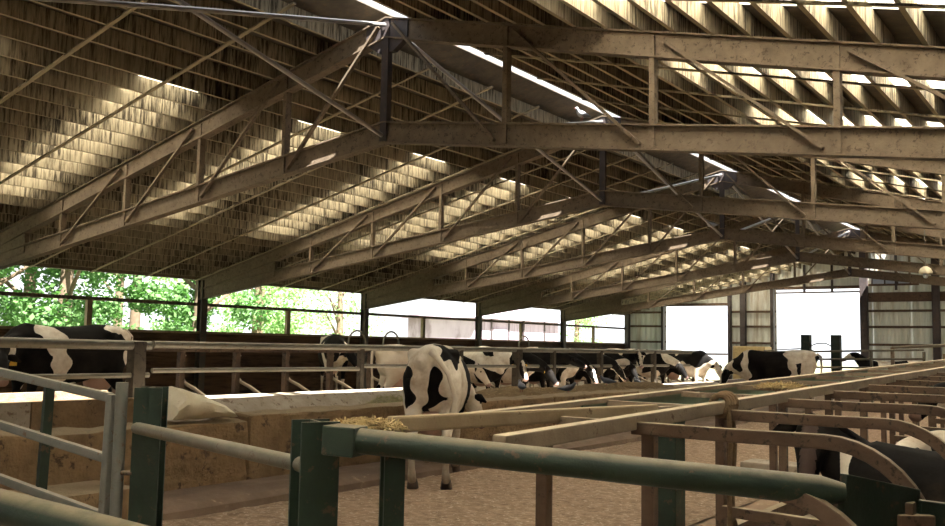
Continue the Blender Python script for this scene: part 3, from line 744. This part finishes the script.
cow('black cow with white shoulder and flank bands standing behind the pale trough', (-12.0, 7.15, .18), -88, (1.12, .30, 1.02), (1.22, .62, .72), base='b', vox=.026, scale=1.02, tags=True,
    blobs=[(.42, .1, 1.30, .13, .5, .35), (.27, .28, 1.0, .10, .3, .35), (-.66, .2, 1.42, .22, .22, .07), (-.84, .18, 1.1, .09, .3, .5), (1.0, .2, 1.08, .13, .2, .12), (.1, 0, .6, .5, .5, .08)])
cow('dirty white cow with black patches seen from behind in the sawdust alley', (-6.14, 7.97, .015), 122, (1.20, -.25, .85), (1.42, -.4, .5), base='w', vox=.022, mat='hide', scale=1.0,
    blobs=[(-.78, .26, 1.02, .22, .085, .33), (-.86, -.03, .97, .25, .10, .26), (-.55, -.20, 1.40, .40, .16, .16), (.3, -.35, .95, .45, .25, .5), (.9, 0, 1.1, .4, .4, .4), (.1, .3, 1.1, .3, .2, .25)],
    tail=[(-.90, -.02, 1.36), (-.98, -.08, 1.32), (-1.0, -.20, 1.15), (-1.0, -.27, .92), (-.98, -.24, .76), (-.97, -.20, .62)])
cow('pale dusty white cow standing broadside behind the hay clump', (-12.2, 15.1, 0), 62, (1.25, -.25, 1.0), (1.5, -.4, .62), base='w', vox=.03, mat='hide_pale', blobs=[(.95, 0, 1.2, .35, .4, .4), (-.9, .0, .4, .2, .3, .3)])
cow('brown and black cow standing in the wall-side stalls behind the feed fence', (-14.9, 15.4, .22), 320, (1.2, .2, 1.05), (1.45, .35, .75), seed=5, thr=-.3, vox=.04, tags=False)
cow('feeding cow with white forehead and yellow ear tags next to the white cow', (-12.1, 17.0, 0), -5, (1.18, .15, 1.15), (1.42, .1, .72), seed=2, thr=-.05, vox=.03, tags=True, face='blaze', blobs=[(.85, 0, 1.3, .25, .3, .12, 1)])
cow('black feeding cow with lowered head and yellow tags by the thick brown upright', (-12.0, 17.9, 0), 2, F_DN[0], (1.46, .12, .60), seed=3, thr=-.3, vox=.03, tags=True, face='black', blobs=[(-.2, 0, 1.3, .4, .4, .2, 1)])
cow('black-headed cow with pale muzzle turned sideways over the feed curb', (-12.0, 19.0, 0), 5, (1.15, .05, 1.18), (1.42, .42, .98), seed=8, thr=-.1, vox=.034, face='black', blobs=[(1.45, .42, .95, .15, .15, .15, 1)])
cow('black cow feeding with thin white stripes beside the pale-muzzled cow', (-12.0, 20.2, 0), -8, F_DN[0], F_DN[1], seed=11, thr=-.2, vox=.036, face='blaze')
cow('black and white cow feeding with head down at a slim fence upright', (-12.0, 21.3, 0), 6, (1.18, .1, 1.02), (1.42, .2, .62), seed=13, thr=-.16, vox=.036, face='blaze')
cow('black cow lowering its head above the last feeding pigeon', (-12.0, 22.4, 0), -4, F_DN[0], F_DN[1], seed=17, thr=-.3, vox=.04, face='black')
cow('cow with white blazed face raised and looking out over the fence', (-11.9, 23.5, 0), -25, (1.12, -.05, 1.35), (1.36, -.12, .98), seed=21, thr=-.12, vox=.036, face='blaze')
cow('black cow with white loin feeding before the first far doorway', (-11.8, 25.3, 0), -15, (1.18, .1, 1.02), (1.42, .2, .62), seed=24, thr=-.02, vox=.04, face='black', blobs=[(0, 0, 1.35, .5, .5, .2, 1)])
cow('black cow with white shoulder feeding close to the standing spotted cow', (-11.2, 27.0, 0), -20, F_DN[0], F_DN[1], seed=27, thr=-.02, vox=.04)
cow('black-backed cow standing behind the feeding row', (-14.3, 24.6, 0), 60, (1.3, 0, 1.35), (1.65, 0, 1.1), seed=30, thr=-.2, vox=.045)
cow('white-backed cow standing behind the feeding row near the doorway', (-13.6, 28.0, 0), 40, (1.3, 0, 1.3), (1.6, 0, 1.05), seed=33, thr=.05, vox=.045)
cow('white-rumped cow with black foreparts standing broadside before the far doorway', (-6.95, 22.3, 0), 207, (1.14, .1, .95), (1.28, .12, .5), base='w', vox=.032, scale=1.03,
    blobs=[(.42, .2, 1.1, .22, .6, .5), (.05, .2, 1.2, .26, .6, .28), (.0, .3, .85, .24, .4, .2), (.9, 0, 1.15, .16, .3, .3), (-.42, .3, 1.05, .07, .2, .12), (-.95, .1, 1.1, .09, .3, .3)], face='blaze')
cow('black cow with white saddle lying behind the low pipe gate', (-6.15, 31.3, .40), 205, (1.1, 0, 1.0), (1.38, .1, .85), lying=True, base='b', vox=.045, blobs=[(.3, 0, .8, .18, .6, .5), (-.6, 0, .85, .2, .5, .15), (1.3, .05, .9, .25, .2, .1)])
cow('sleek black cow lying in the cubicle with its greyish face toward the alley', (-.74, 6.36, .14), 178, (1.0, .06, .84), (.95, .36, .44), lying=True, base='b', vox=.022, face='grey', lower=.69, blobs=[(.74, .2, .62, .06, .12, .12)])
cow('black cow with white head resting in the next cubicle beyond the sleek black cow', (-.35, 7.7, .14), 172, (.95, .12, .64), (1.15, .5, .42), lying=True, base='b', vox=.026, face='white', blobs=[(.8, .2, .5, .25, .3, .25)])
cow('black cow with white speckled cheek lying further along the cubicles', (-.45, 10.2, .22), 180, (1.05, .05, .9), (1.25, .3, .66), lying=True, base='b', vox=.03, blobs=[(1.05, .1, .75, .12, .2, .12), (.3, .3, .5, .2, .3, .2)])

t = thing('hanging_lamp', 'round pale barn lamp hanging under a truss near the gable', 'lamp', (-4.35, 26.58, 3.6))
L0 = Vector((-4.35, 26.58, 3.6))
MB().tube([L0 + Vector((0, 0, 1.1)), L0 + Vector((0, 0, .12))], .012, 6).build('hanger', M['wire'], t)
MB().tube([L0 + Vector((0, 0, .14)), L0 + Vector((0, 0, .08)), L0, L0 - Vector((0, 0, .05))], [.05, .13, .17, .16], 16).build('lamp_shade', M['sack'], t, True)
mb = MB(); blob(mb, L0 - Vector((0, 0, .09)), (.07, .07, .09), 0, 0, 12, 8, pw=1); mb.build('bulb', M['pane'], t, True)
# ------------------------------------------------------------------ pigeons
def pigeon(label, loc, deg, mat='bird', grp=None):
    t = thing('pigeon', label, 'bird', loc, math.radians(deg), grp)
    V = []; F = []
    loft(V, F, chain([(-.20, 0, .10), (-.12, 0, .105), (-.05, 0, .11), (.03, 0, .125), (.08, 0, .15), (.105, 0, .185), (.125, 0, .205), (.15, 0, .205)],
                     [(.035, .008), (.045, .03), (.065, .055), (.065, .06), (.04, .042), (.028, .03), (.03, .03), (.012, .012)]), 10)
    mb = MB(); mb.v = [tuple(v) for v in V]; mb.f = F
    def part(mb, name, m_):
        o_ = bpy.data.meshes.new(name); o_.from_pydata(mb.v, [], mb.f); return link(name, o_, m_, t, True)
    part(mb, 'body', M[mat])
    for s in (-1, 1): part(MB().tube([(.0, .02 * s, .08), (.01, .02 * s, .0)], .006, 6), 'leg', M['beak'])
    part(MB().tube([(.15, 0, .205), (.18, 0, .20)], [.008, .003], 6), 'beak', M['beak'])
for (x, y), dg, s in (((-8.9, 14.0), 140, 'in front of the thick brown upright'), ((-8.4, 14.8), 20, 'halfway along the near slope of the heap'), ((-8.8, 17.1), 200, 'on the heap with its body stretched low'), ((-9.3, 19.6), 150, 'on the heap close to its far end')):
    pigeon('slate-grey pigeon pecking on the feed heap ' + s, (x, y, heapz(x, y) - .005), dg)
pigeon('pale pigeon perched on the tie rod under the open ridge', (-7.69, 13.95, 5.40), 250, 'bird2')
pigeon('pale pigeon perched on the third visible truss at its king post', (-7.95, 20.72, 4.26), 160, 'bird2')

# ------------------------------------------------------------------ outside: trees, shed
def tree(label, x, y, h, r, seed, mat, n=4200, lf=.25, z0=.2):
    t = thing('leafy_tree', label, 'tree', (x, y, -.12)); rn = random.Random(seed)
    tk = MB(); tk.tube([(x, y, -.12), (x + .1, y, h * .35), (x - .1, y + .1, h * .8)], [.25, .19, .06], 10)
    for k in range(6):
        a = rn.random() * 6.28; zz = h * (.25 + .1 * k)
        tk.tube([(x, y, zz), (x + math.cos(a) * r * .5, y + math.sin(a) * r * .5, zz + h * .12), (x + math.cos(a) * r * .8, y + math.sin(a) * r * .8, zz + h * .2)], [.09, .05, .02], 6)
    tk.build('trunk', M['bark'], t, True)
    mb = MB(); cl = []
    for k in range(34):
        a = rn.random() * 6.28; u = rn.random() ** .5; zz = z0 + (h - z0) * rn.random(); pr_ = math.sin(PI * min(1, max(.12, (zz / h) * .8 + .15)))
        cl.append((x + r * u * pr_ * math.cos(a), y + r * u * pr_ * math.sin(a), zz, rn.uniform(.55, 1.05)))
    for _ in range(n):
        c = rn.choice(cl); d_ = Vector((rn.gauss(0, 1), rn.gauss(0, 1), rn.gauss(0, .8))).normalized() * c[3] * rn.random() ** .35
        p = Vector(c[:3]) + d_; u = Vector((rn.gauss(0, 1), rn.gauss(0, 1), rn.gauss(0, .6))).normalized(); w = u.cross(Vector((rn.gauss(0, 1), rn.gauss(0, 1), rn.gauss(0, 1)))).normalized()
        s_ = lf * rn.uniform(.5, 1)
        mb.add([p - u * s_ / 2, p + w * s_ * .28, p + u * s_ / 2, p - w * s_ * .28], [(0, 1, 2, 3)])
    o_ = bpy.data.meshes.new('crown'); im = ROOT[t]; o_.from_pydata([im @ Vector(v) for v in mb.v], [], mb.f); link('crown', o_, M[mat], t)
tree('dense green tree just outside the first side opening', -25.2, 11.8, 8.5, 2.9, 1, 'leaf_a', 13000)
tree('bushy green tree filling the side opening above the black cow', -26.5, 15.6, 9.5, 3.2, 2, 'leaf_a', 15000)
tree('broad green tree behind the wall post of the leafy opening', -26.0, 20.2, 9, 3.0, 3, 'leaf_a', 15000)
tree('lighter green tree in the opening beyond the leafy wall post', -31.5, 27.6, 9, 2.9, 4, 'leaf_b', 9000)
tree('tall dark-trunked tree between the first two leafy trees', -31.5, 17.2, 11, 3.2, 5, 'leaf_a', 13000)
tree('small pale tree seen beyond the lighter green tree', -35, 36.5, 7, 2.0, 6, 'leaf_b', 2500)
tree('pale tree beyond the lilac shed by the last opening', -34, 61, 9, 2.8, 7, 'leaf_b', 3500)
tree('thick bush outside behind the pen rails', -24.5, 7.8, 7, 2.6, 8, 'leaf_a', 5000)
tree('dark leafy tree filling the gap behind the bushy one', -33, 22.5, 10, 3.2, 9, 'leaf_a', 13000)
tree('low leafy tree behind the dense green tree', -31, 12.6, 9, 3.0, 10, 'leaf_a', 13000)
tree('large hazy tree standing well behind the first two trees', -41, 17, 13, 4.6, 11, 'leaf_b', 12000)
tree('large hazy tree standing well behind the leafy wall post', -41, 27, 13, 4.6, 12, 'leaf_b', 12000)
tree('large hazy tree furthest along behind the lighter green tree', -43, 38, 12, 4.0, 13, 'leaf_b', 8000)
t = thing('lilac_shed', 'pale lilac boarded shed seen through the side opening', 'building', (-31.5, 48.5, -.12))
MB().box((-36, 43.6, -.12), (-31, 53.2, 3.1)).build('wall', M['lilac'], t)
MB().prism([(-36.4, 3.05), (-30.6, 3.05), (-33.5, 3.9)], 43.3, 53.5).build('roof', M['lilac'], t)
for y in (45.3, 47.2, 48.9, 51.4): MB().box((-31, y - .05, -.12), (-30.93, y + .05, 3.1)).build('batten', M['truss_dark'], t)
MB().box((-31, 45.5, .2), (-30.95, 47.0, 2.5)).build('door', M['lilac'], t)

# ------------------------------------------------------------------ light, sky, camera
w = bpy.data.worlds.new('World'); bpy.context.scene.world = w; w.use_nodes = True
nt = w.node_tree; nt.nodes.clear()
bg = N(nt, 'ShaderNodeBackground'); wo = N(nt, 'ShaderNodeOutputWorld'); nt.links.new(bg.outputs[0], wo.inputs[0])
bg.inputs[0].default_value = (.93, .97, 1, 1); bg.inputs[1].default_value = .62
sun = bpy.data.lights.new('sun', 'SUN'); sun.energy = 13.5; sun.angle = math.radians(.6); sun.color = (1, .97, .91)
so = bpy.data.objects.new('sun', sun); C.objects.link(so); so.location = (5, -2, 20)
sd = Vector((-2.83, 1.3, -5.1)).normalized(); so.rotation_euler = sd.to_track_quat('-Z', 'Y').to_euler()

cam = bpy.data.cameras.new('camera'); co = bpy.data.objects.new('camera', cam); C.objects.link(co)
fpx, yaw, pit, rol = 919.9, .6215, .0894, .018
Fv = Vector((-math.sin(yaw) * math.cos(pit), math.cos(yaw) * math.cos(pit), math.sin(pit)))
R0 = Vector((math.cos(yaw), math.sin(yaw), 0)); U0 = R0.cross(Fv)
Rv = R0 * math.cos(rol) + U0 * math.sin(rol); Uv = -R0 * math.sin(rol) + U0 * math.cos(rol)
mw = Matrix((( Rv.x, Uv.x, -Fv.x, 0), (Rv.y, Uv.y, -Fv.y, 0), (Rv.z, Uv.z, -Fv.z, H), (0, 0, 0, 1)))
co.matrix_world = mw
cam.sensor_width = 36; cam.lens = fpx * 36 / 945; cam.clip_end = 400; cam.clip_start = .05
sc = bpy.context.scene; sc.camera = co
sc.view_settings.view_transform = 'Standard'; sc.view_settings.look = 'None'; sc.view_settings.gamma = 1
sc.view_settings.use_curve_mapping = False
sc.view_settings.exposure = 1.76
sc.cycles.max_bounces = 10; sc.cycles.diffuse_bounces = 6; sc.cycles.transmission_bounces = 6
sc.cycles.use_denoising = True
